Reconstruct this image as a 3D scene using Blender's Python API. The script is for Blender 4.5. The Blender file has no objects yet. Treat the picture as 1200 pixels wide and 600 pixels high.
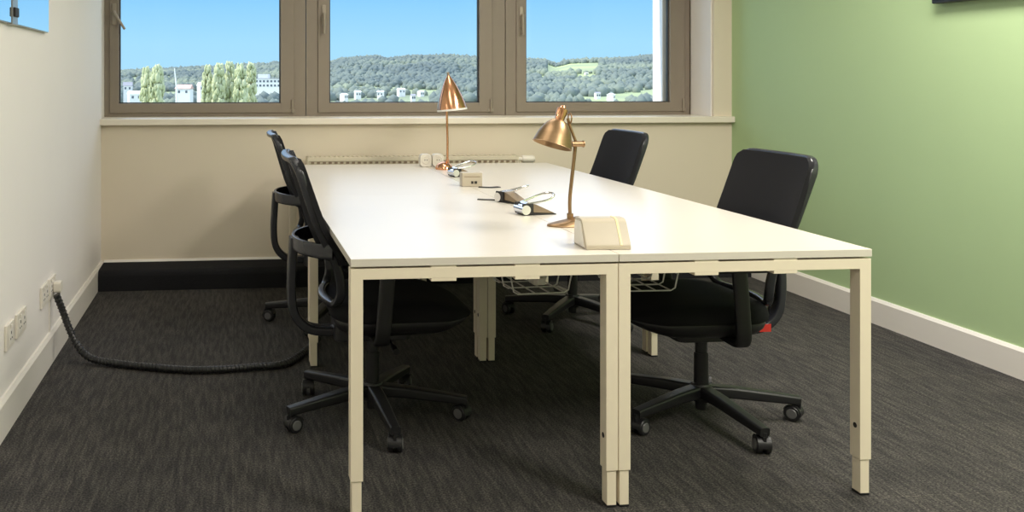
import bpy, bmesh, math, random
import numpy as np
from mathutils import Vector, Matrix
random.seed(7); rng = np.random.default_rng(7)
SC = bpy.context.scene; COL = SC.collection
PI = math.pi
R = math.radians

# ------------------------------------------------------------------ materials
def srgb(r, g, b):
    f = lambda c: (c/12.92 if c <= .04045 else ((c+.055)/1.055)**2.4)
    return (f(r/255), f(g/255), f(b/255), 1)

def mat(name, col, rough=.5, metal=0., spec=.5, noise=0., nscale=30., bump=0., bscale=200., coat=0., stretch=(1, 1, 1)):
    m = bpy.data.materials.new(name); m.use_nodes = True
    nt = m.node_tree; b = nt.nodes['Principled BSDF']
    b.inputs['Base Color'].default_value = col
    b.inputs['Roughness'].default_value = rough
    b.inputs['Metallic'].default_value = metal
    b.inputs['Specular IOR Level'].default_value = spec
    b.inputs['Coat Weight'].default_value = coat
    tc = nt.nodes.new('ShaderNodeTexCoord'); mp = nt.nodes.new('ShaderNodeMapping')
    mp.inputs['Scale'].default_value = stretch
    nt.links.new(tc.outputs['Object'], mp.inputs['Vector'])
    if noise:
        n = nt.nodes.new('ShaderNodeTexNoise'); n.inputs['Scale'].default_value = nscale; n.inputs['Detail'].default_value = 4
        nt.links.new(mp.outputs[0], n.inputs['Vector'])
        mx = nt.nodes.new('ShaderNodeMix'); mx.data_type = 'RGBA'
        mx.inputs[6].default_value = tuple(max(0, c*(1-noise)) for c in col[:3])+(1,)
        mx.inputs[7].default_value = tuple(min(1, c*(1+noise)) for c in col[:3])+(1,)
        nt.links.new(n.outputs['Fac'], mx.inputs[0]); nt.links.new(mx.outputs[2], b.inputs['Base Color'])
    if bump:
        n = nt.nodes.new('ShaderNodeTexNoise'); n.inputs['Scale'].default_value = bscale; n.inputs['Detail'].default_value = 3
        nt.links.new(mp.outputs[0], n.inputs['Vector'])
        bp = nt.nodes.new('ShaderNodeBump'); bp.inputs['Strength'].default_value = bump; bp.inputs['Distance'].default_value = .004
        nt.links.new(n.outputs['Fac'], bp.inputs['Height']); nt.links.new(bp.outputs[0], b.inputs['Normal'])
    return m

M = {}
M['wall'] = mat('white wall paint', (.845, .805, .765, 1), .85, noise=.02, nscale=3, bump=.08, bscale=300)
M['backwall'] = mat('cream wall paint', (.74, .655, .52, 1), .85, noise=.02, nscale=3, bump=.08, bscale=300)
M['green'] = mat('green wall paint', (.415, .560, .30, 1), .7, noise=.03, nscale=2, bump=.08, bscale=300)
M['trim'] = mat('white gloss trim', (.80, .76, .70, 1), .4, noise=.02, nscale=6)
M['sill'] = mat('cream sill', (.83, .76, .64, 1), .4, noise=.02, nscale=6)
M['ceil'] = mat('ceiling white', (.85, .83, .78, 1), .9, noise=.02, nscale=4)
M['frame'] = mat('taupe window aluminium', (.26, .215, .168, 1), .5, noise=.04, nscale=12)
M['frameline'] = mat('dark window gasket', (.03, .027, .025, 1), .6, noise=.1)
M['handle'] = mat('window handle satin', (.34, .29, .23, 1), .35, metal=.3, noise=.05)
M['top'] = mat('white desk laminate', (.70, .65, .575, 1), .29, spec=.85, noise=.015, nscale=40)
M['deskmetal'] = mat('white powder coat', (.84, .745, .585, 1), .45, noise=.02, nscale=30)
M['gapshade'] = mat('dark slot plate', (.12, .09, .06, 1), .7, noise=.1)
M['black'] = mat('black plastic', (.012, .012, .0135, 1), .40, noise=.15, nscale=60, bump=.1, bscale=500)
M['blackfab'] = mat('black chair fabric', (.010, .010, .0115, 1), .9, spec=.2, noise=.3, nscale=400, bump=.5, bscale=700)
M['capgrey'] = mat('grey wheel cap', (.12, .12, .12, 1), .4, noise=.1)
M['frameplastic'] = mat('charcoal chair frame', (.024, .025, .030, 1), .27, noise=.1, nscale=40)
M['red'] = mat('red tag', (.55, .03, .02, 1), .6, noise=.1)
M['copper'] = mat('polished copper', (.82, .42, .24, 1), .16, metal=1, noise=.05, nscale=20)
M['brass'] = mat('brushed copper brass', (.33, .215, .12, 1), .38, metal=1, noise=.12, nscale=20, stretch=(1, 1, 8))
M['lampwhite'] = mat('white lamp interior', (.85, .82, .76, 1), .5, noise=.02)
M['chrome'] = mat('chrome', (.75, .74, .74, 1), .15, metal=1, noise=.03)
M['wire'] = mat('white coated wire', (.72, .70, .66, 1), .35, metal=.2, noise=.05)
M['cream'] = mat('cream plastic', (.50, .435, .335, 1), .4, noise=.03, nscale=20)
M['plate'] = mat('ivory socket plastic', (.78, .73, .64, 1), .35, noise=.02)
M['brown'] = mat('brown steel base', (.28, .21, .14, 1), .4, metal=.2, noise=.1)
M['yellow'] = mat('seam highlight yellow', (.95, .80, .40, 1), .4, noise=.03)
M['dark'] = mat('dark recess', (.02, .018, .016, 1), .6, noise=.1)
M['hose'] = mat('black spiral cable wrap', (.016, .016, .016, 1), .32, noise=.2, nscale=90)
M['mirror'] = mat('mirror glass', (.9, .93, .95, 1), .02, metal=1, noise=.005)
M['steel'] = mat('brushed steel', (.42, .40, .37, 1), .35, metal=.8, noise=.08, stretch=(1, 1, 10))
M['screen'] = mat('dark screen glass', (.02, .025, .02, 1), .25, noise=.1)
M['radiator'] = mat('cream radiator enamel', (.72, .65, .50, 1), .4, noise=.02)

def carpet():
    m = bpy.data.materials.new('charcoal loop carpet'); m.use_nodes = True
    nt = m.node_tree; N = nt.nodes; L = nt.links; b = N['Principled BSDF']
    b.inputs['Roughness'].default_value = .95; b.inputs['Specular IOR Level'].default_value = .15
    tc = N.new('ShaderNodeTexCoord')
    def noise(sc, scale, det=3):
        mp = N.new('ShaderNodeMapping'); mp.inputs['Scale'].default_value = sc
        L.new(tc.outputs['Object'], mp.inputs['Vector'])
        n = N.new('ShaderNodeTexNoise'); n.inputs['Scale'].default_value = scale; n.inputs['Detail'].default_value = det
        L.new(mp.outputs[0], n.inputs['Vector']); return n
    n1 = noise((64, 7, 1), 1.0, 4)        # long streaks down the room
    n2 = noise((1, 1, 1), 170, 2)           # loops
    n3 = noise((3, 26, 1), 1.0, 3)
    r1 = N.new('ShaderNodeValToRGB'); r1.color_ramp.elements[0].position = .38; r1.color_ramp.elements[1].position = .66
    r1.color_ramp.elements[0].color = (.043, .042, .042, 1); r1.color_ramp.elements[1].color = (.080, .076, .072, 1)
    L.new(n1.outputs['Fac'], r1.inputs[0])
    r2 = N.new('ShaderNodeValToRGB'); r2.color_ramp.elements[0].position = .38; r2.color_ramp.elements[1].position = .68
    r2.color_ramp.elements[0].color = (.5, .5, .5, 1); r2.color_ramp.elements[1].color = (1.7, 1.62, 1.5, 1)
    L.new(n2.outputs['Fac'], r2.inputs[0])
    mu = N.new('ShaderNodeMix'); mu.data_type = 'RGBA'; mu.blend_type = 'MULTIPLY'; mu.inputs[0].default_value = 1
    L.new(r1.outputs[0], mu.inputs[6]); L.new(r2.outputs[0], mu.inputs[7])
    # carpet tiles of half a metre with thin seams
    br = N.new('ShaderNodeTexBrick'); br.offset = 0; br.inputs['Scale'].default_value = 1
    br.inputs['Brick Width'].default_value = .5; br.inputs['Row Height'].default_value = .5
    br.inputs['Mortar Size'].default_value = .0022; br.inputs['Color1'].default_value = (1, 1, 1, 1)
    br.inputs['Color2'].default_value = (.86, .87, .9, 1); br.inputs['Mortar'].default_value = (1.22, 1.2, 1.18, 1)
    L.new(tc.outputs['Object'], br.inputs['Vector'])
    m2 = N.new('ShaderNodeMix'); m2.data_type = 'RGBA'; m2.blend_type = 'MULTIPLY'; m2.inputs[0].default_value = 1
    L.new(mu.outputs[2], m2.inputs[6]); L.new(br.outputs['Color'], m2.inputs[7])
    L.new(m2.outputs[2], b.inputs['Base Color'])
    ad = N.new('ShaderNodeMath'); ad.operation = 'ADD'; L.new(n2.outputs['Fac'], ad.inputs[0]); L.new(n3.outputs['Fac'], ad.inputs[1])
    bp = N.new('ShaderNodeBump'); bp.inputs['Strength'].default_value = .6; bp.inputs['Distance'].default_value = .004
    L.new(ad.outputs[0], bp.inputs['Height']); L.new(bp.outputs[0], b.inputs['Normal'])
    return m
M['carpet'] = carpet()
M['carpetdark'] = mat('dark carpet strip', (.020, .020, .022, 1), .95, spec=.1, noise=.4, nscale=60, bump=.4, bscale=200, stretch=(1, 6, 6))

def glass():
    m = bpy.data.materials.new('window glass'); m.use_nodes = True
    nt = m.node_tree; N = nt.nodes; L = nt.links
    for n in list(N): N.remove(n)
    o = N.new('ShaderNodeOutputMaterial'); t = N.new('ShaderNodeBsdfTransparent'); g = N.new('ShaderNodeBsdfGlossy')
    t.inputs[0].default_value = (.97, .985, .98, 1); g.inputs['Roughness'].default_value = .02
    f = N.new('ShaderNodeFresnel'); f.inputs[0].default_value = 1.2
    mx = N.new('ShaderNodeMixShader'); L.new(f.outputs[0], mx.inputs[0]); L.new(t.outputs[0], mx.inputs[1]); L.new(g.outputs[0], mx.inputs[2])
    L.new(mx.outputs[0], o.inputs[0]); return m
M['glass'] = glass()

def meshcloth():
    m = bpy.data.materials.new('black chair mesh net'); m.use_nodes = True
    nt = m.node_tree; N = nt.nodes; L = nt.links; b = N['Principled BSDF']
    b.inputs['Base Color'].default_value = (.012, .012, .014, 1); b.inputs['Roughness'].default_value = .85
    b.inputs['Specular IOR Level'].default_value = .2
    tc = N.new('ShaderNodeTexCoord'); n = N.new('ShaderNodeTexNoise'); n.inputs['Scale'].default_value = 500
    L.new(tc.outputs['Object'], n.inputs['Vector'])
    bp = N.new('ShaderNodeBump'); bp.inputs['Strength'].default_value = .4; bp.inputs['Distance'].default_value = .003
    L.new(n.outputs['Fac'], bp.inputs['Height']); L.new(bp.outputs[0], b.inputs['Normal'])
    return m
M['net'] = meshcloth()

# ------------------------------------------------------------------ mesh helpers
class MB:
    def __init__(s): s.bm = bmesh.new(); s.mi = 0
    def _tag(s, faces):
        for f in faces: f.material_index = s.mi
    def box(s, x0, x1, y0, y1, z0, z1, bev=0., seg=2):
        b = bmesh.new(); bmesh.ops.create_cube(b, size=1)
        for v in b.verts:
            v.co = Vector(((x0+x1)/2+v.co.x*(x1-x0), (y0+y1)/2+v.co.y*(y1-y0), (z0+z1)/2+v.co.z*(z1-z0)))
        if bev: bmesh.ops.bevel(b, geom=list(b.edges), offset=bev, segments=seg, affect='EDGES', profile=.5)
        return s.merge(b)
    def merge(s, b, mtx=None):
        if mtx is not None: bmesh.ops.transform(b, matrix=mtx, verts=b.verts)
        vm = {}
        for v in b.verts: vm[v] = s.bm.verts.new(v.co)
        for f in b.faces:
            try:
                nf = s.bm.faces.new([vm[v] for v in f.verts]); nf.material_index = s.mi
            except ValueError: pass
        b.free(); return s
    def cyl(s, p0, p1, r0, r1=None, n=24):
        r1 = r0 if r1 is None else r1
        return s.tube([p0, p1], [r0, r1], n)
    def tube(s, pts, r, n=12, closed=False, sec=None, up=None):
        """sweep a circle (or the 2D section sec) along pts; r a number or one per point"""
        pts = [Vector(p) for p in pts]; k = len(pts)
        rr = r if isinstance(r, (list, tuple)) else [r]*k
        sec = sec or [(math.cos(2*PI*i/n), math.sin(2*PI*i/n)) for i in range(n)]
        n = len(sec)
        tg = []
        for i in range(k):
            a = pts[i-1] if (i > 0 or closed) else pts[i]; c = pts[(i+1) % k] if (i < k-1 or closed) else pts[i]
            tg.append((c-a).normalized())
        if up is None:
            u = tg[0].orthogonal().normalized()
        else:
            u = Vector(up)
        rings = []
        for i in range(k):
            t = tg[i]
            if up is not None: u = Vector(up)
            u = (u - t*u.dot(t)).normalized(); w = t.cross(u)
            rings.append([s.bm.verts.new(pts[i] + (u*a+w*b)*rr[i]) for a, b in sec])
        fs = []
        for i in range(k if closed else k-1):
            A, B = rings[i], rings[(i+1) % k]
            for j in range(n):
                fs.append(s.bm.faces.new((A[j], A[(j+1) % n], B[(j+1) % n], B[j])))
        if not closed:
            fs.append(s.bm.faces.new(rings[0][::-1])); fs.append(s.bm.faces.new(rings[-1]))
        s._tag(fs); return s
    def lathe(s, prof, n=40, mtx=None, close=False):
        """prof: (radius, z) pairs turned about z"""
        b = bmesh.new(); rings = []
        for r, z in prof:
            if r < 1e-6: rings.append([b.verts.new((0, 0, z))])
            else: rings.append([b.verts.new((r*math.cos(2*PI*i/n), r*math.sin(2*PI*i/n), z)) for i in range(n)])
        for A, B in zip(rings, rings[1:]):
            for i in range(n):
                j = (i+1) % n
                if len(A) == 1 and len(B) == 1: continue
                if len(A) == 1: b.faces.new((A[0], B[j], B[i]))
                elif len(B) == 1: b.faces.new((A[i], A[j], B[0]))
                else: b.faces.new((A[i], A[j], B[j], B[i]))
        return s.merge(b, mtx)
    def prism(s, poly, axis, a0, a1, bev=0.):
        """extrude a polygon along axis x, y or z"""
        b = bmesh.new()
        def P(p, a):
            return {'x': (a, p[0], p[1]), 'y': (p[0], a, p[1]), 'z': (p[0], p[1], a)}[axis]
        A = [b.verts.new(P(p, a0)) for p in poly]; B = [b.verts.new(P(p, a1)) for p in poly]
        b.faces.new(A); b.faces.new(B[::-1]); n = len(poly)
        for i in range(n): b.faces.new((A[i], B[i], B[(i+1) % n], A[(i+1) % n]))
        bmesh.ops.recalc_face_normals(b, faces=b.faces)
        if bev: bmesh.ops.bevel(b, geom=list(b.edges), offset=bev, segments=2, affect='EDGES', profile=.5)
        return s.merge(b)
    def grid(s, P):
        """closed slab from a grid of (front, back) point pairs"""
        h, w = len(P), len(P[0])
        F = [[s.bm.verts.new(P[i][j][0]) for j in range(w)] for i in range(h)]
        B = [[s.bm.verts.new(P[i][j][1]) for j in range(w)] for i in range(h)]
        fs = []
        for i in range(h-1):
            for j in range(w-1):
                fs.append(s.bm.faces.new((F[i][j], F[i][j+1], F[i+1][j+1], F[i+1][j])))
                fs.append(s.bm.faces.new((B[i][j], B[i+1][j], B[i+1][j+1], B[i][j+1])))
        for i in range(h-1):
            fs.append(s.bm.faces.new((F[i][0], F[i+1][0], B[i+1][0], B[i][0])))
            fs.append(s.bm.faces.new((F[i][-1], B[i][-1], B[i+1][-1], F[i+1][-1])))
        for j in range(w-1):
            fs.append(s.bm.faces.new((F[0][j], B[0][j], B[0][j+1], F[0][j+1])))
            fs.append(s.bm.faces.new((F[-1][j], F[-1][j+1], B[-1][j+1], B[-1][j])))
        s._tag(fs); return s
    def build(s, name, mats, parent=None, smooth=True, angle=35):
        me = bpy.data.meshes.new(name)
        bmesh.ops.recalc_face_normals(s.bm, faces=s.bm.faces)
        s.bm.to_mesh(me); s.bm.free()
        for m in (mats if isinstance(mats, (list, tuple)) else [mats]): me.materials.append(m)
        if smooth:
            me.shade_smooth(); me.set_sharp_from_angle(angle=R(angle))
        o = bpy.data.objects.new(name, me); COL.objects.link(o)
        if smooth:
            wn = o.modifiers.new('normals', 'WEIGHTED_NORMAL'); wn.keep_sharp = True; wn.weight = 100
        if parent: o.parent = parent
        return o

def tag(o, label, cat, group=None):
    o['label'] = label; o['category'] = cat
    if group: o['group'] = group
    return o
def thing(name, label, cat, loc=(0, 0, 0), rz=0, group=None):
    o = bpy.data.objects.new(name, None); COL.objects.link(o); o.location = loc; o.rotation_euler = (0, 0, rz)
    o.empty_display_size = .1
    return tag(o, label, cat, group)
def struct(o): o['kind'] = 'structure'; return o
def dup(root, loc, rz, label):
    r = root.copy(); COL.objects.link(r); r.location = loc; r.rotation_euler = (0, 0, rz); r['label'] = label
    for ch in list(root.children):
        c = ch.copy(); COL.objects.link(c); c.parent = r
        for g in list(ch.children):
            d = g.copy(); COL.objects.link(d); d.parent = c
    return r
def rpoly(x0, x1, y0, y1, r, n=5):
    out = []
    for cx, cy, a in ((x1-r, y1-r, 0), (x0+r, y1-r, 90), (x0+r, y0+r, 180), (x1-r, y0+r, 270)):
        for k in range(n+1):
            t = R(a+90*k/n); out.append((cx+r*math.cos(t), cy+r*math.sin(t)))
    return out
def smoothpath(P, n=8):
    """Catmull-Rom through P"""
    P = [Vector(p) for p in P]; Q = [2*P[0]-P[1]]+P+[2*P[-1]-P[-2]]; out = []
    for i in range(1, len(Q)-2):
        a, b, c, d = Q[i-1:i+3]
        for k in range(n):
            t = k/n
            out.append(.5*((2*b)+(c-a)*t+(2*a-5*b+4*c-d)*t*t+(3*b-a-3*c+d)*t**3))
    out.append(P[-1]); return out
def rsec(w, h, r=.25):
    """unit rounded-rectangle section, w along 'up'"""
    return rpoly(-w/2, w/2, -h/2, h/2, min(w, h)*r, 3)

# ------------------------------------------------------------------ the room
XL, XR, YB, YF, ZC = -.808, 3.275, 5.62, -2.2, 2.62
YW = 5.90                                   # inner face of the window frames
struct(MB().box(XL-.15, XR+.15, YF-.15, YB+.45, -.12, 0).build('floor', M['carpet']))
struct(MB().box(XL-.15, XR+.15, YF-.15, YB+.45, ZC, ZC+.15).build('ceiling', M['ceil']))
struct(MB().box(XL-.15, XL, YF, YB, 0, ZC).box(XL-.15, XL-.022, YB, YB+.45, 0, ZC).build('wall_left', M['wall']))
struct(MB().box(XR, XR+.15, YF, YB+.45, 0, ZC).build('wall_right', M['green']))
struct(MB().box(XL-.15, XR+.15, YF-.15, YF, 0, ZC).build('wall_front', M['wall']))
w = MB().box(XL-.022, XR, YB, YB+.45, 0, .975)                     # below the sill
w.box(XL-.022, XR, YB, YB+.45, 2.34, ZC)                           # lintel
w.box(3.150, XR, YB, YB+.45, .975, 2.34)                          # pier beside the green wall
struct(w.build('wall_back', M['backwall']))
struct(MB().box(3.140, 3.150, YB+.02, YW, 1.005, 2.34, .002).build('trim_2', M['wall']))   # white reveal lining
struct(MB().box(XL-.02, XR-.001, YB-.045, YB, .965, 1.005, .006).box(XL-.02, 3.15, YB-.002, YW+.05, .975, 1.005).build('trim_1', M['sill']))
def skirting(name, x0, x1, y0, y1, h):
    m = MB()
    if abs(x1-x0) < abs(y1-y0):
        inner = x1 if x0 < 1 else x0; s = 1 if x0 < 1 else -1
        base = x0 if x0 < 1 else x1
        m.prism([(base, 0), (base+s*.018, 0), (base+s*.018, h-.014), (base+s*.008, h), (base, h)], 'y', y0, y1)
    else:
        m.prism([(y1, 0), (y1-.018, 0), (y1-.018, h-.014), (y1-.008, h), (y1, h)], 'x', x0, x1)
    return struct(m.build(name, M['trim'], angle=20))
skirting('baseboard_left', XL, XL+.018, YF, YB, .134)
skirting('baseboard_right', XR-.018, XR, YF, YB, .130)
skirting('baseboard_back', XL+.018, XR-.018, YB-.018, YB, .136)
# carpeted boxing that runs along the foot of the window wall
pr = [(YB-.018, 0), (5.366, 0), (5.366, .085)] + [(5.401-.035*math.cos(R(a)), .085+.035*math.sin(R(a))) for a in range(10, 91, 16)] + [(YB-.018, .124)]
struct(MB().prism(pr, 'x', XL+.018, XR-.018).build('trim_3', M['carpetdark']))

# ------------------------------------------------------------------ windows
ZT = 2.34
def window(n, fx0, fx1, sx0, sx1, gx0, gx1, tilt):
    gz0, gz1, y0, y1 = 1.092, 2.25, YW, YW+.07
    root = MB()
    root.box(fx0, sx0+.004, y0+.012, y1, 1.005, ZT, .003).box(sx1-.004, fx1, y0+.012, y1, 1.005, ZT, .003)
    root.box(sx0, sx1, y0+.012, y1, 1.005, 1.032, .003).box(sx0, sx1, y0+.012, y1, 2.30, ZT, .003)
    fr = struct(root.build('window_%d' % n, M['frame']))
    s = MB()
    s.box(sx0, gx0, y0, y0+.055, 1.028, 2.305, .004).box(gx1, sx1, y0, y0+.055, 1.028, 2.305, .004)
    s.box(gx0-.003, gx1+.003, y0, y0+.055, 1.028, gz0, .004).box(gx0-.003, gx1+.003, y0, y0+.055, gz1, 2.305, .004)
    s.build('sash', M['frame'], fr)
    g = MB(); e = .007
    g.box(gx0, gx0+e, y0+.02, y0+.045, gz0, gz1).box(gx1-e, gx1, y0+.02, y0+.045, gz0, gz1)
    g.box(gx0, gx1, y0+.02, y0+.045, gz0, gz0+e*.8).box(gx0, gx1, y0+.02, y0+.045, gz1-e, gz1)
    g.build('gasket', M['frameline'], fr)
    MB().box(gx0+.002, gx1-.002, y0+.028, y0+.034, gz0+.002, gz1-.002).build('pane', M['glass'], fr, smooth=False)
    hx = (sx0+gx0)/2
    h = MB().box(hx-.014, hx+.014, y0-.008, y0+.002, 1.60, 1.74, .004).cyl((hx, y0, 1.68), (hx, y0-.035, 1.68), .009)
    d = Vector((math.sin(tilt), 0, -math.cos(tilt)))
    p = Vector((hx, y0-.036, 1.685)); h.tube([p, p+d*.03, p+d*.135], [.011, .010, .008], 12)
    h.build('handle', M['handle'], fr)
    hg = MB().cyl((sx1-.012, y0-.008, 1.03), (sx1-.012, y0-.008, 1.115), .007).box(sx1-.03, sx1+.006, y0-.004, y0+.004, 1.032, 1.05, .001)
    hg.build('hinge', M['handle'], fr)
    return fr
window(1, -.83, .478, -.795, .402, -.735, .312, R(32))
window(2, .482, 1.832, .560, 1.742, .636, 1.652, 0)
window(3, 1.836, 3.140, 1.908, 3.098, 1.976, 2.992, 0)
# white pilaster outside the right-hand pane
struct(MB().box(2.985, 3.35, YW+.10, YW+.245, -1, 4, .004).build('trim_4', M['wall']))

# ------------------------------------------------------------------ radiator
rad = thing('radiator', 'cream panel radiator with slotted top grille under the window sill', 'radiator', (0, 0, .17))
m = MB().box(.462, 1.772, 5.468, 5.488, 0, .585, .006)
for k in range(30):
    x = .49+k*1.255/29; m.box(x-.012, x+.012, 5.462, 5.470, .03, .555, .004, 1)
m.box(.462, 1.772, 5.545, 5.565, 0, .585, .006)
m.build('panel', M['radiator'], rad)
g = MB().box(.455, 1.777, 5.462, 5.474, .575, .600, .002).box(.455, 1.777, 5.56, 5.572, .575, .600, .002)
for k in range(46):
    x = .462+k*1.308/45; g.box(x-.008, x+.008, 5.47, 5.565, .590, .600)
g.build('top_grille', M['radiator'], rad)
MB().box(.452, .462, 5.464, 5.57, 0, .60, .002).build('side_cover', M['radiator'], rad)
MB().box(1.772, 1.782, 5.464, 5.57, 0, .60, .002).build('side_cover', M['radiator'], rad)
sl = MB()
for k in range(36):
    x = .485+k*1.262/35; sl.box(x-.0095, x+.0095, 5.459, 5.463, .560, .572)
sl.build('vent_slots', M['brown'], rad, smooth=False)
v = MB(); v.cyl((1.782, 5.51, .575), (1.815, 5.51, .575), .014); v.lathe([(0, 0), (.020, 0), (.024, .01), (.024, .07), (.018, .082), (0, .085)], 20, Matrix.Translation((1.815, 5.51, .575)) @ Matrix.Rotation(PI/2, 4, 'Y'))
v.build('thermostatic_valve', M['plate'], rad)
MB().tube([(1.80, 5.51, .575), (1.80, 5.51, -.045)], .008).build('pipe', M['radiator'], rad)
[MB().box(x, x+.04, 5.565, 5.612, .05, .5, .003).build('wall_bracket', M['radiator'], rad) for x in (.60, 1.60)]

# ------------------------------------------------------------------ desks
DW, DL = .786, 1.400
def make_desk(label):
    t = thing('bench_desk', label, 'desk', (0, 0, 0), 0, 'white bench desks pushed together in one block')
    MB().box(0, DW, 0, DL, .717, .740, .0018).build('tabletop', M['top'], t)
    for x in (0, DW-.036):
        for y in (.004, DL-.049):
            # outer tube in two butted lengths so the inner tube shows below it
            l = MB().box(x, x+.036, y, y+.045, .108, .711, .0016)
            l = l.build('leg', M['deskmetal'], t)
            MB().box(x+.004, x+.032, y+.004, y+.041, .006, .112, .0012).build('leg_extension', M['deskmetal'], l)
            MB().box(x+.003, x+.033, y+.003, y+.042, 0, .007, .002).build('foot', M['black'], l)
            MB().cyl((x+(.0365 if x == 0 else -.0005), y+.022, .205), (x+(.034 if x == 0 else .002), y+.022, .205), .008).build('bolt_hole', M['dark'], l)
    for y in (.004, DL-.049):
        MB().box(.034, DW-.034, y, y+.045, .680, .711, .0016).build('end_beam', M['deskmetal'], t)
    for x in (.10, DW-.13):
        MB().box(x, x+.03, .048, DL-.048, .680, .711, .0016).build('side_rail', M['deskmetal'], t)
    for y in (.0047, DL-.0487):
        for x in (.232, .478):
            MB().box(x, x+.074, y, y+.044, .671, .718, .0015).build('beam_clip', M['deskmetal'], t)
    return t
GY = 2.51
desk = make_desk('front left white desk with the clear table end nearest the left chairs'); desk.location = (.331, GY, 0)
dup(desk, (.331+DW+.002, GY, 0), 0, 'front right white desk with the brass lamp and cream wedge box at its left edge')
dup(desk, (.331, GY+DL+.002, 0), 0, 'rear left white desk nearest the window, beside the far mesh chair seen from behind')
dup(desk, (.331+DW+.002, GY+DL+.002, 0), 0, 'rear right white desk, with a small black chair back showing behind its right edge')

# ------------------------------------------------------------------ chairs
def back_x(z):
    """x of the sitter's side of the back at height z (local, chair faces +x)"""
    zs = (.44, .50, .56, .62, .68, .74, .80, .88, .97); xs = (-.118, -.116, -.124, -.146, -.178, -.208, -.230, -.258, -.289)
    return float(np.interp(z, zs, xs))
def back_pt(y, z, off=0):
    x = back_x(z)-float(np.interp(z, (.45, .6, .75, .97), (.058, .050, .034, .022)))*(1-min(1, abs(y)/.225)**2)
    return Vector((x-off, y, z))
def make_chair(label):
    t = thing('office_chair', label, 'chair', (0, 0, 0), 0, 'black swivel chairs around the desks')
    hub = MB().lathe([(0, .032), (.020, .032), (.021, .064), (.036, .065), (.040, .075), (.040, .118), (.033, .128), (0, .128)], 28)
    hub.build('base_hub', M['black'], t)
    for k in range(5):
        a = MB(); P = [(.025, 0, .100), (.12, 0, .097), (.24, 0, .086), (.345, 0, .076)]
        a.tube(P, [1, .92, .8, .66], sec=[(y*.022, x*.027) for x, y in rpoly(-1, 1, -1, 1, .45, 3)], up=(0, 0, 1))
        a.cyl((.338, 0, .074), (.338, 0, .058), .010)
        arm = a.build('base_arm', M['black'], t); arm.rotation_euler = (0, 0, 2*PI*k/5)
        # twin-wheel caster
        c = MB(); sw = random.uniform(-.9, .9); b = bmesh.new(); cm = MB()
        for s in (-1, 1):
            y0, y1 = s*.006, s*.024
            c.mi = 0
            prof = [(0, y0), (.026, y0), (.0285, y0+s*.003), (.0285, y1-s*.004), (.025, y1), (.018, y1)]
            c.lathe(prof, 24, Matrix.Translation((.338, 0, .0285)) @ Matrix.Rotation(sw, 4, 'Z') @ Matrix.Translation((-.014, 0, 0)) @ Matrix.Rotation(-PI/2, 4, 'X'))
            c.mi = 1
            c.lathe([(.018, y1), (.016, y1+s*.002), (0, y1+s*.002)], 24, Matrix.Translation((.338, 0, .0285)) @ Matrix.Rotation(sw, 4, 'Z') @ Matrix.Translation((-.014, 0, 0)) @ Matrix.Rotation(-PI/2, 4, 'X'))
        c.mi = 0
        hood = MB(); q = [(.031*math.cos(R(u)), .031*math.sin(R(u))) for u in range(-10, 161, 17)]
        hood.prism([(x-.014, z) for x, z in q] + [(x*.93-.014, z*.93) for x, z in q[::-1]], 'y', -.022, .022)
        hood.box(-.012, .012, -.005, .005, -.004, .032)
        c.merge(hood.bm, Matrix.Translation((.338, 0, .0295)) @ Matrix.Rotation(sw, 4, 'Z'))
        b.free(); cm.bm.free()
        co = c.build('caster', [M['black'], M['capgrey']], arm)
    MB().cyl((0, 0, .12), (0, 0, .24), .025).cyl((0, 0, .23), (0, 0, .335), .021).build('gas_column', M['black'], t)
    m = MB().prism(rpoly(-.15, .13, -.085, .085, .03), 'z', .300, .365, .006); m.build('seat_mechanism', M['black'], t)
    lv = MB().tube(smoothpath([(.03, -.08, .335), (.035, -.18, .325), (.04, -.235, .318)]), .006).tube([(.04, -.225, .319), (.042, -.262, .315)], .011)
    lv.build('height_lever', M['black'], t)
    # seat: a thick pad on a bowl-shaped shell, both narrowing to a waterfall front edge
    def ringed(rings):
        out = rpoly(-.17, .34, -.238, .238, .12, 8); cx = .085; m = MB(); L = []
        for sc, z in rings:
            ring = []
            for px, py in out:
                x = cx+(px-cx)*sc; y = py*sc*(1-.10*max(0, (px-.12)/.22)**2)
                t = max(0, (x-.12)/.22); zz = z + (.405-z)*min(1, t)**2*.62
                zz -= .008*(1-(y/.238)**2)*(1 if z > .44 else 0)
                ring.append(m.bm.verts.new((x, y, zz)))
            L.append(ring)
        n = len(out)
        for A, B in zip(L, L[1:]):
            for i in range(n): m.bm.faces.new((A[i], A[(i+1) % n], B[(i+1) % n], B[i]))
        m.bm.faces.new(L[0]); m.bm.faces.new(L[-1][::-1]); return m
    ringed([(.25, .470), (.5, .472), (.75, .471), (.88, .466), (.95, .456), (.985, .442), (1, .424), (.995, .408), (.97, .402), (.5, .402)]).build('seat', M['blackfab'], t, angle=60)
    ringed([(.5, .403), (.955, .403), (.965, .392), (.945, .376), (.88, .358), (.76, .345), (.6, .337), (.3, .334)]).build('seat_shell', M['black'], t, angle=60)
    # back frame: a closed loop bent around the sitter
    loop = []; zc0, zc1, hw = .455, .968, .220
    for (yy, zz) in rpoly(-hw, hw, zc0, zc1, .055, 7):
        k = (zz-zc0)/(zc1-zc0); sc = .86+.20*min(1, k*2)-.075*max(0, k-.35)
        loop.append((yy*sc, zz))
    # resample the straight runs
    L2 = []
    for i in range(len(loop)):
        a, b = loop[i], loop[(i+1) % len(loop)]; d = math.hypot(b[0]-a[0], b[1]-a[1]); n = max(1, int(d/.03))
        for k in range(n): L2.append((a[0]+(b[0]-a[0])*k/n, a[1]+(b[1]-a[1])*k/n))
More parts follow.
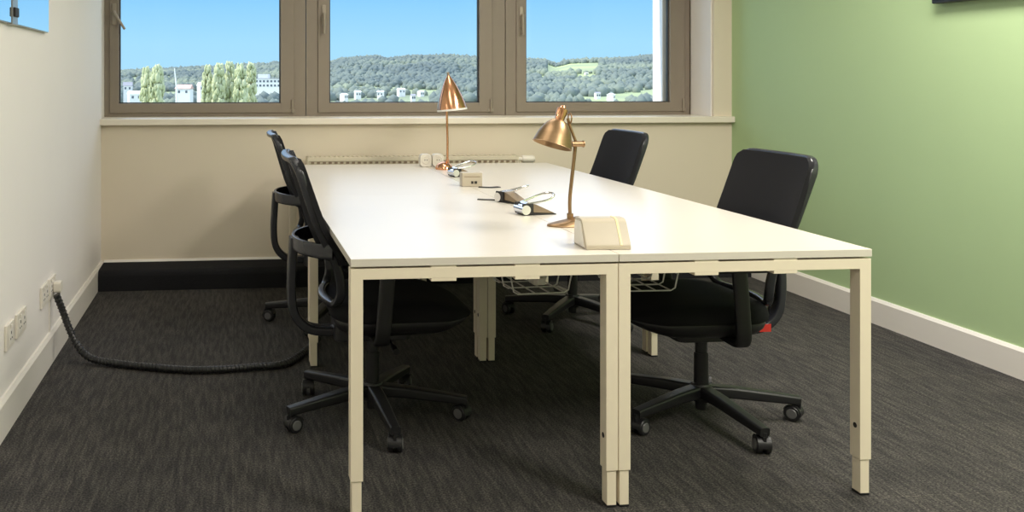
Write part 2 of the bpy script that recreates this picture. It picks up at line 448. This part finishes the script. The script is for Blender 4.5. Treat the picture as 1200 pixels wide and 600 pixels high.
    fr = MB(); P = [back_pt(y, z, .012) for y, z in L2]
    fr.tube(P, 1., closed=True, sec=[(a*.030, b*.022) for a, b in rpoly(-.5, .5, -.5, .5, .3, 3)], up=(1, 0, .15))
    bf = fr.build('back_frame', M['frameplastic'], t, angle=50)
    # net stretched over the upper part of the frame
    def panel(z0, z1, hwf, off0, off1, nz=22, ny=18):
        G = []
        for i in range(nz+1):
            z = z0+(z1-z0)*i/nz; k = (z-zc0)/(zc1-zc0); sc = .86+.20*min(1, k*2)-.075*max(0, k-.35)
            w = hw*sc*hwf
            c = max(0, (z-(zc1-.046))/.05); w -= .034*(1-math.sqrt(max(0, 1-c*c)))
            G.append([(back_pt(-w+2*w*j/ny, z, off0), back_pt(-w+2*w*j/ny, z, off1)) for j in range(ny+1)])
        return MB().grid(G)
    panel(.605, .972, 1.035, -.013, .008).build('back_upholstery', M['net'], t, angle=60)
    # yoke: a band round the rear of the back, on the spine
    yk = [back_pt(-.226, .655, .004)]
    Y = [(-.172, -.226), (-.215, -.198), (-.262, -.135), (-.286, -.07), (-.294, 0), (-.286, .07), (-.262, .135), (-.215, .198), (-.172, .226)]
    yk = [Vector((x, y, .652)) for x, y in Y]
    MB().tube(smoothpath(yk, 4), 1., sec=[(a*.052, b*.016) for a, b in rpoly(-.5, .5, -.5, .5, .3, 3)], up=(0, 0, 1)).build('yoke', M['frameplastic'], t, angle=50)
    sp = smoothpath([(-.292, 0, .668), (-.298, 0, .58), (-.302, 0, .48), (-.294, 0, .40), (-.262, 0, .350), (-.210, 0, .326), (-.10, 0, .322)], 5)
    MB().tube(sp, [1]*len(sp), sec=[(a*.034, b*.066) for a, b in rpoly(-.5, .5, -.5, .5, .25, 3)], up=(1, 0, .3)).build('spine', M['frameplastic'], t, angle=50)
    for s in (-1, 1):
        a = MB().tube(smoothpath([(-.01, s*.06, .350), (-.01, s*.20, .338), (-.008, s*.262, .352), (.0, s*.272, .45), (.012, s*.272, .60)], 6), 1.,
                      sec=[(p*.052, q*.020) for p, q in rpoly(-.5, .5, -.5, .5, .3, 3)], up=(1, 0, 0))
        ar = a.build('armrest', M['black'], t, angle=50)
        MB().prism(rpoly(-.10, .15, s*.272-.038, s*.272+.038, .034), 'z', .596, .622, .008).build('arm_pad', M['black'], ar)
    return t
def set_base(ch, deg):
    k = 0
    for c in ch.children:
        if c.name.startswith('base_arm'): c.rotation_euler = (0, 0, R(deg)+2*PI*k/5); k += 1
lbl = ['near left black chair with rear spine, its mesh back edge-on against the front left desk',
       'far left black chair nearest the carpet boxing, its back edge-on beside the rear left desk',
       'near right black chair at the front right desk, red tag low on its spine',
       'far right black chair under the window, only its small backrest showing above the desk']
ch = make_chair(lbl[0]); ch.location = (.515, 3.29, 0)
c2 = dup(ch, (.510, 4.60, 0), 0, lbl[1])
c3 = dup(ch, (1.722, 3.16, 0), PI, lbl[2])
c4 = dup(ch, (1.765, 4.53, 0), PI, lbl[3])
set_base(ch, -86); set_base(c2, 172); set_base(c3, -84-180); set_base(c4, -61-180)
rt = MB().box(-.252, -.206, .0325, .0345, .318, .346, .0006); rt = rt.build('tag', M['red'], c3); rt['label'] = 'red fabric tag'

# ------------------------------------------------------------------ wire cable baskets
def make_basket(label):
    t = thing('cable_basket', label, 'basket', (0, 0, 0), 0, 'wire cable baskets under the desks')
    w = MB(); r = .0024; L = .62
    zt, zb = .60, .545
    for k in range(8):
        y = L*k/7
        w.tube([(-.105, y, zt), (-.095, y, zb+.008), (-.08, y, zb), (.08, y, zb), (.095, y, zb+.008), (.105, y, zt)], r, 6)
    for x, z in ((-.105, zt), (.105, zt), (-.07, zb), (-.02, zb), (.03, zb), (.08, zb)):
        w.tube([(x, 0, z), (x, L, z)], r, 6)
    w.build('wire_tray', M['wire'], t)
    for x in (-.105, .105):
        for y in (.0, L):
            MB().tube([(x, y, zt-.003), (x*.96, y, .68), (x*.9, y, .697), (x*.7, y, .697)], .003, 6).build('hanger', M['wire'], t)
    return t
bk = make_basket('white wire cable basket under the front left desk, holding a white plug'); bk.location = (1.008, 2.86, 0); bk.rotation_euler = (0, 0, R(4))
b2 = dup(bk, (1.372, 2.86, 0), R(-1), 'white wire cable basket under the front right desk, left of the near right chair')
p = thing('power_plug', 'small white plug lying in the wire basket under the front left desk', 'plug', (1.035, 2.98, .549))
MB().box(-.022, .022, -.03, .03, 0, .038, .006).box(-.012, .012, -.045, -.028, .008, .028, .004).build('plug_body', M['plate'], p)
MB().tube(smoothpath([(0, .03, .019), (.01, .08, .012), (-.02, .16, .006), (.02, .25, .006)]), .004, 8).build('flex', M['black'], p)

# ------------------------------------------------------------------ desk lamps
def Mrot(loc, d):
    """matrix taking +z to direction d at loc"""
    q = Vector((0, 0, 1)).rotation_difference(Vector(d).normalized())
    return Matrix.Translation(Vector(loc)) @ q.to_matrix().to_4x4()
T = .740
l1 = thing('desk_lamp', 'brushed brass desk lamp with tilted bell shade, beside the cream wedge box', 'lamp', (1.168, 3.02, T), 0, 'copper and brass desk lamps')
b = MB()
G = []
for i in range(17):
    s = i/16; x = -.085+.112*s
    hw = .040*math.sqrt(max(.02, 1-(1-min(1, s/.55))**2))*(1 if s < .85 else 1-.25*((s-.85)/.15))
    zt = .008+.026*s**1.3
    G.append([((x, -.012+hw*u*(1), .004+(zt-.004)*math.sqrt(max(0, 1-abs(u)**3))), (x, -.012+hw*u, 0)) for u in [-1+2*j/12 for j in range(13)]])
b.grid(G); b.build('base', M['brass'], l1, angle=50)
MB().cyl((0, 0, .018), (0, 0, .042), .011).tube(smoothpath([(0, 0, .03), (-.001, 0, .09), (.006, 0, .16), (.014, 0, .23), (.020, 0, .283)]), .0062).build('stem', M['brass'], l1)
MB().cyl((.006, 0, .283), (.046, 0, .283), .010).cyl((.046, 0, .283), (.050, 0, .283), .012).build('joint', M['brass'], l1)
MB().tube([(.024, .002, .285), (.006, .008, .335), (-.004, .012, .372)], .005).build('upper_arm', M['brass'], l1)
ax = Vector((-.34, -.10, -1)).normalized(); top = Vector((-.025, .0, .412))
sh = MB()
prof = [(.0155, .045), (.024, .050), (.036, .062), (.047, .080), (.056, .103), (.0635, .132), (.0655, .134)]
inn = [(r-.0025, z+.001) for r, z in prof[::-1]]
sh.lathe(prof+inn, 40, Mrot(top, ax) @ Matrix.Diagonal((1.06, 1.06, 1.04, 1))).build('shade', M['brass'], l1, angle=50)
nk = MB().lathe([(0, -.006), (.008, -.004), (.011, .003), (.019, .008), (.019, .030), (.0165, .034), (.0165, .048), (0, .048)], 28, Mrot(top, ax))
nk.build('lamp_socket', M['copper'], l1)
MB().tube([Vector((.004, .012, .372))+Vector((0, .016*math.sin(a), .018*math.cos(a))) + Vector((0.0*1, 0, 0)) for a in [2*PI*i/20 for i in range(20)]], .0025, 8, closed=True).build('swivel_ring', M['brass'], l1)

l2 = thing('desk_lamp', 'polished copper desk lamp with upright pointed shade at the far end near the window', 'lamp', (1.210, 4.985, T), 0, 'copper and brass desk lamps')
b = MB().lathe([(0, 0), (.052, 0), (.054, .006), (.050, .018), (.038, .032), (.018, .041), (0, .043)], 36, Matrix.Translation((-.022, -.01, 0)) @ Matrix.Diagonal((.92, 1, 1, 1)))
b.build('base', M['copper'], l2)
MB().tube([(0, 0, .03), (.001, 0, .15), (-.004, 0, .345)], .0062).cyl((0, 0, .03), (0, 0, .055), .010).build('stem', M['copper'], l2)
ax = Vector((.10, -.04, -1)).normalized(); top = Vector((.008, .012, .530))
sh = MB(); prof = [(.006, -.002), (.014, .012), (.024, .030), (.037, .058), (.050, .090), (.062, .125), (.071, .155), (.077, .182), (.079, .192)]
sh.lathe(prof, 40, Mrot(top, ax) @ Matrix.Diagonal((1.07, 1.07, 1, 1))); sh.mi = 1; sh.lathe([(.079, .190), (.0795, .200), (.077, .201), (.073, .180), (.050, .100), (.026, .045), (.006, .02), (0, .018)], 40, Mrot(top, ax) @ Matrix.Diagonal((1.07, 1.07, 1, 1)))
sh.build('shade', [M['copper'], M['lampwhite']], l2, angle=50)
MB().lathe([(0, -.02), (.007, -.018), (.008, 0), (.010, .006), (0, .006)], 20, Mrot(top, ax)).build('shade_cap', M['brown'], l2)

# ------------------------------------------------------------------ things on the desks
def make_punch(label):
    t = thing('paper_punch', label, 'punch', (0, 0, T), 0, 'black and chrome lever punches on the desks')
    MB().prism([(-.05, 0), (.082, 0), (.082, .004), (.0, .008), (-.05, .010)], 'y', -.030, .030, .0015).build('base', M['black'], t)
    MB().prism([(-.018, .010), (.078, .004), (.072, .008), (.0, .040), (-.018, .042)], 'y', -.026, .026, .002).build('wedge', M['brown'], t)
    MB().cyl((-.044, -.036, .021), (-.044, .036, .021), .018).cyl((-.030, -.027, .038), (-.030, .027, .038), .011).build('hinge_barrel', M['chrome'], t)
    [MB().box(-.058, -.012, y, y+.007, .003, .045, .004).build('side_cheek', M['black'], t) for y in (-.034, .027)]
    P = [(-.03, -.024, .042), (.03, -.032, .052), (.062, -.030, .062), (.080, -.014, .072), (.082, .008, .076), (.066, .026, .074), (.03, .030, .064), (-.03, .024, .046)]
    MB().tube(smoothpath(P, 4), .0042, 10).build('loop_handle', M['chrome'], t)
    return t
pk = make_punch('black punch with chrome loop handle lying left of the brass lamp'); pk.location = (1.125, 3.285, T); pk.rotation_euler = (0, 0, R(8))
dup(pk, (1.188, 4.60, T), R(12), 'black punch with chrome loop handle just right of the far copper lamp base')
dup(pk, (1.142, 3.60, T), R(-62), 'black and chrome punch seen end-on, midway between the two desk lamps')
# cream wedge box nearest the camera
wb = thing('power_module', 'large cream wedge box with a painted seam highlight, nearest the table front edge', 'power box', (1.115, 2.63, T), R(-3))
cs = [(-.052, 0), (-.050, .010)] + [(-.050+.075*math.sin(R(a))*1.0, .012+.078*(1-math.cos(R(a)))**.8) for a in range(12, 91, 13)] + [(.040, .090), (.052, .082), (.056, 0)]
cs = [(-.056, 0), (-.056, .012), (-.050, .024), (-.020, .076), (-.012, .084), (.0, .087), (.034, .087), (.046, .080), (.052, .060), (.055, 0)]
MB().prism(cs, 'x', -.066, .071, .003).build('body', M['cream'], wb, angle=40)
MB().prism([(-.0575, .014), (-.0205, .0775), (-.012, .0858), (.0, .0885), (.030, .0885), (.030, .080), (0, .08), (-.045, .014)], 'x', .038, .044).build('seam_highlight', M['yellow'], wb, angle=40)  # bright strip paints the light caught along the seam
MB().prism([(-.045, .006), (.048, .006), (.045, .058), (.036, .076), (-.008, .078), (-.016, .07)], 'x', -.0685, -.065, .001).build('end_plate', M['plate'], wb, angle=40)
# square cream box half-way down the desks
sb = thing('socket_box', 'small square cream box with a dark mark, in front of the far punch', 'power box', (1.128, 4.15, T), R(-2))
MB().box(-.050, .048, 0, .055, 0, .066, .004).build('body', M['cream'], sb)
MB().box(-.006, .004, -.002, .002, .014, .026, .0005).box(.010, .022, -.002, .002, .014, .026, .0005).build('switch', M['dark'], sb)
MB().box(-.040, .036, -.0012, .002, .046, .049).build('groove', M['brown'], sb)
# double socket near the window
ds = thing('socket_block', 'pair of rounded cream socket blocks beside the far copper lamp', 'power box', (1.150, 5.14, T), 0)
for x in (-.036, .036):
    e = MB().prism(rpoly(x-.033, x+.033, 0, .074, .020), 'y', -.03, .03, .004).build('socket_housing', M['plate'], ds)
    MB().lathe([(.021, 0), (.024, .002), (.021, .004), (.019, .001), (0, .001)], 24, Matrix.Translation((x, -.0295, .040)) @ Matrix.Rotation(PI/2, 4, 'X')).build('socket_face', M['plate'], e)
    MB().cyl((x-.007, -.0315, .04), (x-.007, -.030, .04), .003, n=10).cyl((x+.007, -.0315, .04), (x+.007, -.030, .04), .003, n=10).build('socket_holes', M['dark'], e)
# thin flat dark strips lying on the desk tops
def strip(label, P, w):
    m = MB().tube(smoothpath(P, 6), 1., sec=[(a*.004, b*w) for a, b in rpoly(-.5, .5, -.5, .5, .3, 2)], up=(0, 0, 1))
    return tag(m.build('dark_strip', M['dark']), label, 'cable')
strip('thin dark flat strip poking out right of the square cream box', [(1.15, 4.12, T+.0022), (1.20, 4.10, T+.0022), (1.245, 4.115, T+.0022)], .030)
strip('thin dark flat strip lying left of the punch seen end-on', [(1.028, 3.70, T+.0022), (1.06, 3.685, T+.0022), (1.095, 3.675, T+.0022)], .022)

# ------------------------------------------------------------------ wall sockets and cable
def socket(label, y, wy, n, z=.326):
    t = thing('wall_socket', label, 'socket', (XL, y, z), 0, 'ivory sockets on the left wall')
    MB().box(0, .011, -wy/2, wy/2, -.045, .045, .003).build('face_plate', M['plate'], t)
    for k in range(n):
        c = (k-(n-1)/2)*.062
        s = MB().box(.010, .0125, c-.024, c+.024, -.030, .022, .001).build('socket_module', M['trim'], t)
        MB().box(.0118, .0132, c-.004, c+.004, .004, .014).box(.0118, .0132, c-.015, c-.007, -.014, -.009).box(.0118, .0132, c+.007, c+.015, -.014, -.009).build('pin_slot', M['dark'], s)
        MB().box(.012, .0165, c-.006, c+.006, .026, .038, .0015).build('rocker_switch', M['trim'], s)
    return t
socket('ivory wall socket with a white plug in it, above the black cable wrap', 4.085, .146, 2)
socket('ivory wall socket touching the plugged-in one on its left', 3.925, .130, 2)
socket('wide ivory wall socket, right one of the pair nearest the camera', 3.50, .146, 2)
socket('narrow ivory wall plate nearest the camera, at the photo left edge', 3.325, .110, 1)
wp = thing('wall_plug', 'white plug pushed into the wall socket above the black cable wrap', 'plug', (XL+.0135, 4.095, .325))
MB().prism(rpoly(-.026, .026, -.026, .022, .010), 'x', 0, .034, .004).build('plug_body', M['plate'], wp)
MB().tube([(.02, -.01, -.024), (.026, -.02, -.040)], .006, 10).build('plug_cord', M['black'], wp)
MB().box(XL, XL+.006, 4.045, 4.058, .134, .281, .001).build('trim_5', M['trim']); struct(bpy.data.objects['trim_5'])
# black spiral wrap from socket to desk
path = smoothpath([(-.775, 4.045, .298), (-.752, 4.055, .23), (-.722, 4.05, .15), (-.680, 4.03, .075), (-.615, 3.99, .030), (-.50, 3.945, .0185), (-.35, 3.885, .0175), (-.20, 3.835, .0175), (-.05, 3.825, .0175), (.10, 3.845, .0175), (.21, 3.865, .0175), (.28, 3.95, .019), (.345, 4.07, .025), (.40, 4.20, .03)], 12)
hs = thing('cable_wrap', 'black spiral cable wrap snaking over the carpet from the wall socket to the desks', 'cable', (-.775, 4.045, 0))
O = Vector((-.775, 4.045, 0)); path = [p-O for p in path]
MB().tube(path, .0145, 14).build('cable_bundle', M['hose'], hs)
# helix on the outside
Ls = [0]
for a, b in zip(path, path[1:]): Ls.append(Ls[-1]+(b-a).length)
def at(s):
    for i in range(len(Ls)-1):
        if Ls[i+1] >= s:
            f = (s-Ls[i])/(Ls[i+1]-Ls[i]); return path[i].lerp(path[i+1], f), (path[i+1]-path[i]).normalized()
    return path[-1], (path[-1]-path[-2]).normalized()
H = []; nturn = int(Ls[-1]/.017)
for k in range(nturn*10):
    p, tn = at(Ls[-1]*k/(nturn*10)); u = (Vector((0, 0, 1))-tn*tn.z); 
    u = u.normalized() if u.length > .1 else Vector((0, -1, 0)); w = tn.cross(u); a = 2*PI*k/10
    H.append(p+(u*math.cos(a)+w*math.sin(a))*.0145)
MB().tube(H, .0032, 6).build('spiral_band', M['black'], hs)

# ------------------------------------------------------------------ wall mirrors and board
def mirror(label, y0, y1):
    t = thing('wall_mirror', label, 'mirror', (XL, (y0+y1)/2, 1.448), 0, 'mirror panels on the left wall')
    h = (y1-y0)/2
    MB().box(0, .015, -h, h, 0, .62, .001).build('backing', M['steel'], t)
    MB().box(.0155, .019, -h+.002, h-.002, .003, .617).build('mirror_glass', M['mirror'], t, smooth=False)
    return t
mirror('mirror panel right of the steel strip, showing blue sky', 3.388, 3.953)
mirror('mirror panel left of the steel strip, cut by the photo edge', 2.72, 3.298)
ms = thing('wall_strip', 'upright steel strip with a dark clip between the two mirror panels', 'strip', (XL, 3.343, 1.446))
MB().box(0, .022, -.040, .040, 0, .62, .002).build('rail', M['steel'], ms)
MB().box(.020, .030, -.028, .028, .028, .062, .003).build('clip', M['dark'], ms)
bd = thing('wall_screen', 'dark-edged panel hanging high on the green wall, only its lower edge showing', 'screen', (XR, 3.12, 1.598))
MB().box(-.045, 0, -.75, .75, 0, .86, .006).build('casing', M['black'], bd)
MB().box(-.048, -.044, -.735, .735, .015, .845, .001).build('display', M['screen'], bd)

# ------------------------------------------------------------------ the landscape outside
F_, PX_, HY_, PSI = 1050., 375., 93., math.atan(102/1050)
def bearing(u): return math.atan((u-PX_)/F_)+PSI        # compass bearing from the room's depth axis
prof = [(60, 88), (140, 87), (200, 84), (300, 80), (340, 77), (386, 78), (398, 74), (440, 71), (455, 74), (480, 71), (520, 70), (570, 72), (615, 75), (640, 76), (652, 80), (667, 76), (700, 75), (740, 74), (772, 71), (900, 74)]
pb = np.array([bearing(u) for u, v in prof]); pe = np.array([(HY_-v)/F_ for u, v in prof])
G0 = -13.
def vnoise(x, y, s):
    return (np.sin(x/s*1.7+.3)*np.cos(y/s*1.3+1.1)+np.sin(x/s*.9-y/s*1.1+2.)*.7+np.sin(x/s*3.1+y/s*2.3)*.35)/2
def terrain_z(x, y):
    d = np.hypot(x, y); be = np.arctan2(x, y)
    el = np.interp(be, pb, pe)
    top = el*1600*1.0+1.25
    k = np.clip((d-520)/(1500-520), 0, 1); k = k*k*(3-2*k)
    z = G0+(top-G0)*k + vnoise(x, y, 160)*3.0*np.sin(PI*k) 
    z -= np.clip((d-1650)/800, 0, 1)*30
    return z
nb, nd = 150, 90
B = np.linspace(-.62, .62, nb); D = np.concatenate([np.linspace(40, 500, 14), np.linspace(530, 2400, nd-14)])
bb, dd = np.meshgrid(B, D); X = dd*np.sin(bb); Y = dd*np.cos(bb); Z = terrain_z(X, Y)
V = np.stack([X, Y, Z], -1).reshape(-1, 3)
Fc = [(i*nb+j, i*nb+j+1, (i+1)*nb+j+1, (i+1)*nb+j) for i in range(nd-1) for j in range(nb-1)]
def landmat(name, cols, scale, rough=1.):
    m = bpy.data.materials.new(name); m.use_nodes = True; nt = m.node_tree; b = nt.nodes['Principled BSDF']
    b.inputs['Roughness'].default_value = rough; b.inputs['Specular IOR Level'].default_value = 0
    tc = nt.nodes.new('ShaderNodeTexCoord'); n = nt.nodes.new('ShaderNodeTexNoise'); n.inputs['Scale'].default_value = scale; n.inputs['Detail'].default_value = 3
    r = nt.nodes.new('ShaderNodeValToRGB'); e = r.color_ramp.elements
    e[0].position = .32; e[1].position = .70; e[0].color = cols[0]; e[1].color = cols[-1]
    for i, c in enumerate(cols[1:-1]): q = e.new(.32+.38*(i+1)/(len(cols)-1)); q.color = c
    nt.links.new(tc.outputs['Object'], n.inputs['Vector']); nt.links.new(n.outputs['Fac'], r.inputs[0]); nt.links.new(r.outputs[0], b.inputs['Base Color'])
    return m
def rawmesh(name, V, Fc, m, smooth=True):
    me = bpy.data.meshes.new(name); me.from_pydata(V.tolist(), [], Fc if isinstance(Fc, list) else Fc.tolist()); me.materials.append(m)
    if smooth: me.shade_smooth()
    o = bpy.data.objects.new(name, me); COL.objects.link(o); return o
struct(rawmesh('hills', V, Fc, landmat('meadow and scrub', [(.26, .30, .21, 1), (.32, .36, .23, 1), (.45, .51, .25, 1)], .006)))
HOUSES = []
b = bmesh.new(); bmesh.ops.create_icosphere(b, subdivisions=2, radius=1)
IV = np.array([v.co[:] for v in b.verts]); IF = np.array([[v.index for v in f.verts] for f in b.faces]); b.free()
def blobs(C, S, jit=.22):
    n = len(C); J = 1+rng.normal(0, jit*.5, (n, len(IV), 1))
    V = C[:, None, :]+IV[None]*J*S[:, None, :]
    Fq = IF[None]+(np.arange(n)*len(IV))[:, None, None]
    return V.reshape(-1, 3), Fq.reshape(-1, 3)
# poplars in the left pane
M['poplar'] = landmat('poplar leaves', [(.40, .43, .24, 1), (.52, .54, .32, 1), (.64, .64, .42, 1)], .25)
M['bark'] = mat('grey bark', (.30, .26, .20, 1), .9, noise=.2, nscale=2)
def poplar(u, vtop, wpx, D, label):
    be = bearing(u); x, y = D*math.sin(be), D*math.cos(be)
    zt = 1.25+(HY_-vtop)/F_*D; z0 = G0-.5; hh = zt-z0; w = wpx*1.2/F_*D/2
    t = thing('poplar_tree', label, 'tree', (x, y, z0), 0, 'pale poplars outside the left window')
    q = 300; k = rng.uniform(0, 1, q); a = rng.uniform(0, 2*PI, q); rad = w*np.sqrt(np.sin(PI*(.10+.82*k)))*rng.uniform(.25, .85, q)
    C = np.stack([rad*np.cos(a), rad*np.sin(a), hh*(.10+.87*k)], -1); s = rng.uniform(.16, .36, q)*w*(1-.35*k)
    V, Fq = blobs(C, np.stack([s*.8, s*.8, s*2.1], -1), .35)
    f = rawmesh('foliage', V, Fq, M['poplar'], True); f.parent = t
    MB().tube([(0, 0, 0), (.05, 0, hh*.5), (0, 0, hh*.9)], [.28, .18, .05], 8).build('trunk', M['bark'], t)
for a in ((172, 79, 15, 240, 'leftmost pale poplar in the left window pane'), (184, 77, 17, 236, 'pale poplar just left of the white mast'),
          (243, 76, 13, 250, 'first poplar right of the white mast, shortest of the row'), (256, 74, 16, 246, 'poplar second from the left in the long row right of the mast'),
          (269, 72, 15, 252, 'tallest poplar in the middle of the long row'), (282, 74, 16, 244, 'poplar second from the right in the long row'),
          (294, 73, 14, 250, 'rightmost poplar of the long row, beside the white block')): poplar(*a)
M['hwall'] = mat('white render', (.82, .80, .76, 1), .8, noise=.04, nscale=.5)
M['hroof'] = mat('grey slate roof', (.34, .33, .36, 1), .8, noise=.1, nscale=.5)
M['hroof2'] = mat('pink tile roof', (.62, .40, .34, 1), .8, noise=.1, nscale=.5)
M['hwin'] = mat('house window', (.12, .14, .17, 1), .2, noise=.05)
def house(u, D, wpx, hpx, vbot, rz, roof, label, roofh=.55):
    be = bearing(u); x, y = D*math.sin(be), D*math.cos(be); s = D/F_
    z0 = float(terrain_z(np.array(x), np.array(y))) - .3; ztop = 1.25+(HY_-(vbot-hpx))*s
    w = wpx*.8*s; dp = max(4, w*.7); hw = max(2.4, (ztop-z0)*(1-.30*roofh)); hr = (ztop-z0)-hw
    t = thing('house', label, 'house', (x, y, z0), rz, 'white houses in the valley outside')
    MB().box(-w/2, w/2, -dp/2, dp/2, 0, hw).build('walls', M['hwall'], t, smooth=False)
    MB().prism([(-dp/2-.3, hw), (dp/2+.3, hw), (0, hw+max(.4, hr))], 'x', -w/2-.3, w/2+.3).build('roof', M[roof], t, smooth=False)
    HOUSES.append((x, y, w/2))
    nw = max(2, int(w/3))
    for k in range(nw):
        xx = -w/2+w*(k+.5)/nw; MB().box(xx-.5, xx+.5, -dp/2-.05, -dp/2+.05, hw-2.0, hw-.8).build('window', M['hwin'], t, smooth=False)
for a in ((158, 420, 18, 12, 118, R(20), 'hwall', 'white pitched-roof house low at the left edge of the left pane'),
          (150, 520, 12, 8, 104, R(0), 'hroof', 'small grey-roofed house above the white pitched one'),
          (216, 430, 22, 18, 117, R(-15), 'hroof2', 'pink-roofed house under the white mast'),
          (236, 500, 9, 9, 105, R(30), 'hwall', 'small white house left of the poplar row'),
          (403, 560, 8, 8, 117, R(40), 'hwall', 'white house at the lower left corner of the middle pane'),
          (419, 600, 8, 6, 112, R(10), 'hwall', 'second white house from the left in the middle pane'),
          (446, 600, 9, 7, 113, R(-20), 'hwall', 'third white house from the left in the middle pane'),
          (470, 640, 10, 7, 110, R(15), 'hwall', 'fourth white house from the left in the middle pane'),
          (484, 560, 6, 6, 116, R(0), 'hroof', 'small grey-roofed house left of the copper lamp shade'),
          (493, 640, 7, 5, 111, R(25), 'hwall', 'white house just left of the copper lamp shade'),
          (716, 560, 9, 9, 117, R(50), 'hwall', 'white house low in the right pane'),
          (700, 620, 6, 6, 113, R(0), 'hroof', 'grey-roofed house left of the white one in the right pane'),
          (687, 980, 4, 4, 99, R(0), 'hwall', 'tiny white house below the bright field in the right pane')): house(*a)
be = bearing(315); D = 640; s = D/F_; HOUSES.append((D*math.sin(be), D*math.cos(be), 12))
t = thing('apartment_block', 'long white flat-roofed block at the right edge of the left pane', 'building', (D*math.sin(be), D*math.cos(be), G0), R(-10))
w = 30*s; zt = 1.25+(HY_-87)*s-G0
MB().box(-w/2, w/2, -6, 6, 0, zt-3).box(-w/2+2, w/2-9, -5, 5, zt-3, zt).build('walls', M['hwall'], t, smooth=False)
MB().box(-w/2-.2, w/2+.2, -6.2, 6.2, zt-3.2, zt-2.9).build('roof', M['hroof'], t, smooth=False)
for k in range(7):
    xx = -w/2+w*(k+.5)/7
    for zz in (zt-5, zt-8): MB().box(xx-.7, xx+.7, -6.1, -5.9, zz-.7, zz+.7).build('window', M['hwin'], t, smooth=False)
be = bearing(206); D = 420; s = D/F_; z0 = G0
t = thing('mast', 'thin leaning white mast above the pink-roofed house', 'mast', (D*math.sin(be), D*math.cos(be), z0))
zt = 1.25+(HY_-80)*s-z0
MB().tube([(.6, 0, 0), (.4, 0, zt*.5), (-.6, 0, zt)], [.45, .40, .25], 8).build('pole', M['hwall'], t)
MB().lathe([(0, 0), (.9, 0), (.9, .5), (.4, .8), (0, .8)], 12, Matrix.Translation((.6, 0, 0))).build('footing', M['hwall'], t)

# woodland: far too many trees to count
BV, BF = IV, IF
b = bmesh.new(); bmesh.ops.create_icosphere(b, subdivisions=1, radius=1)
IV = np.array([v.co[:] for v in b.verts]); IF = np.array([[v.index for v in f.verts] for f in b.faces]); b.free()
n = 40000
be = rng.uniform(-.60, .61, n); d = np.sqrt(rng.uniform(270**2, 1680**2, n)); x, y = d*np.sin(be), d*np.cos(be)
fld = vnoise(x+40, y*.6, 95)
ub = PX_+F_*np.tan(be-PSI)
field = (fld > .52) | ((ub > 640) & (ub < 702) & (d > 1000) & (d < 1290)) | ((d < 760) & (vnoise(x, y, 60) > .1))
near = np.zeros(n, bool)
for hx, hy, hr in HOUSES:
    hd = math.hypot(hx, hy); al = (x*hx+y*hy)/hd; ac = np.abs(x*hy-y*hx)/hd
    near |= (ac < hr+9) & (al > hd-70) & (al < hd+hr+12)
ok = ~(field | near); x, y, d = x[ok], y[ok], d[ok]
h = rng.uniform(2.6, 6.0, len(x))*np.where(d < 480, .8, 1); C = np.stack([x, y, terrain_z(x, y)+h*.35], -1); S = np.stack([h*.70*rng.uniform(.8, 1.3, len(x)), h*.62, h*rng.uniform(.6, 1.0, len(x))], -1)
V, Fq = blobs(C, S)
wd = rawmesh('woodland', V, Fq, landmat('haze-tinted foliage', [(.145, .175, .17, 1), (.19, .22, .195, 1), (.28, .31, .225, 1)], .008), True)  # outdoor haze is put into these blue-grey leaf colours
tag(wd, 'dense woodland, haze painted into its grey-green, covering the hills outside the windows', 'woodland'); wd['kind'] = 'stuff'
# ------------------------------------------------------------------ light
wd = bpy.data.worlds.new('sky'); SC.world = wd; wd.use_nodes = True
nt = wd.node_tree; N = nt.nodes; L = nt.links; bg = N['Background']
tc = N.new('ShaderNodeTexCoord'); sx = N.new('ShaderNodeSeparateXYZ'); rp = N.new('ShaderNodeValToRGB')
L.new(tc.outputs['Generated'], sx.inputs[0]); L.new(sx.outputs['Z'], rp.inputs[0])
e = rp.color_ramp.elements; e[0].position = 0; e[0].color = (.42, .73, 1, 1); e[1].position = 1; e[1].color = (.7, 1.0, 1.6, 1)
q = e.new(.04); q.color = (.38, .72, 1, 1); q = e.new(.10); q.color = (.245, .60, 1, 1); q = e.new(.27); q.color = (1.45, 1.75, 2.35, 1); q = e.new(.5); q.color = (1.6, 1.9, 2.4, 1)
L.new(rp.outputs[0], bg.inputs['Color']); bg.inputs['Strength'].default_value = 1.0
def area(name, loc, sx, sy, e, col, rot=(0, 0, 0)):
    d = bpy.data.lights.new(name, 'AREA'); d.shape = 'RECTANGLE'; d.size = sx; d.size_y = sy; d.energy = e; d.color = col
    o = bpy.data.objects.new(name, d); COL.objects.link(o); o.location = loc; o.rotation_euler = rot; return o
warm = (1, .94, .86)
for x, y, en in ((2.4, .6, 80), (.6, .7, 18), (2.5, 2.9, 56), (.4, 3.0, 9), (1.2, 4.6, 11)):
    area('ceiling_lamp', (x, y, ZC-.02), .6, 1.2, en, warm)
sun = bpy.data.lights.new('sun', 'SUN'); sun.energy = 4.2; sun.color = (1, .95, .85); sun.angle = R(.5)
so = bpy.data.objects.new('sun', sun); COL.objects.link(so); so.rotation_euler = Vector((.72, -.03, -.69)).to_track_quat('-Z', 'Y').to_euler()

# ------------------------------------------------------------------ camera
cd = bpy.data.cameras.new('camera'); cam = bpy.data.objects.new('camera', cd); COL.objects.link(cam)
cam.location = (0, 0, 1.248); cam.rotation_euler = (PI/2, 0, -PSI)
cd.sensor_width = 36; cd.lens = 1050/1200*36; cd.shift_x = (600-375)/1200; cd.shift_y = -(300-93)/1200
cd.clip_start = .05; cd.clip_end = 6000
SC.camera = cam
vs = SC.view_settings; vs.view_transform = 'Standard'; vs.look = 'None'; vs.exposure = .13; vs.gamma = 1; vs.use_curve_mapping = False
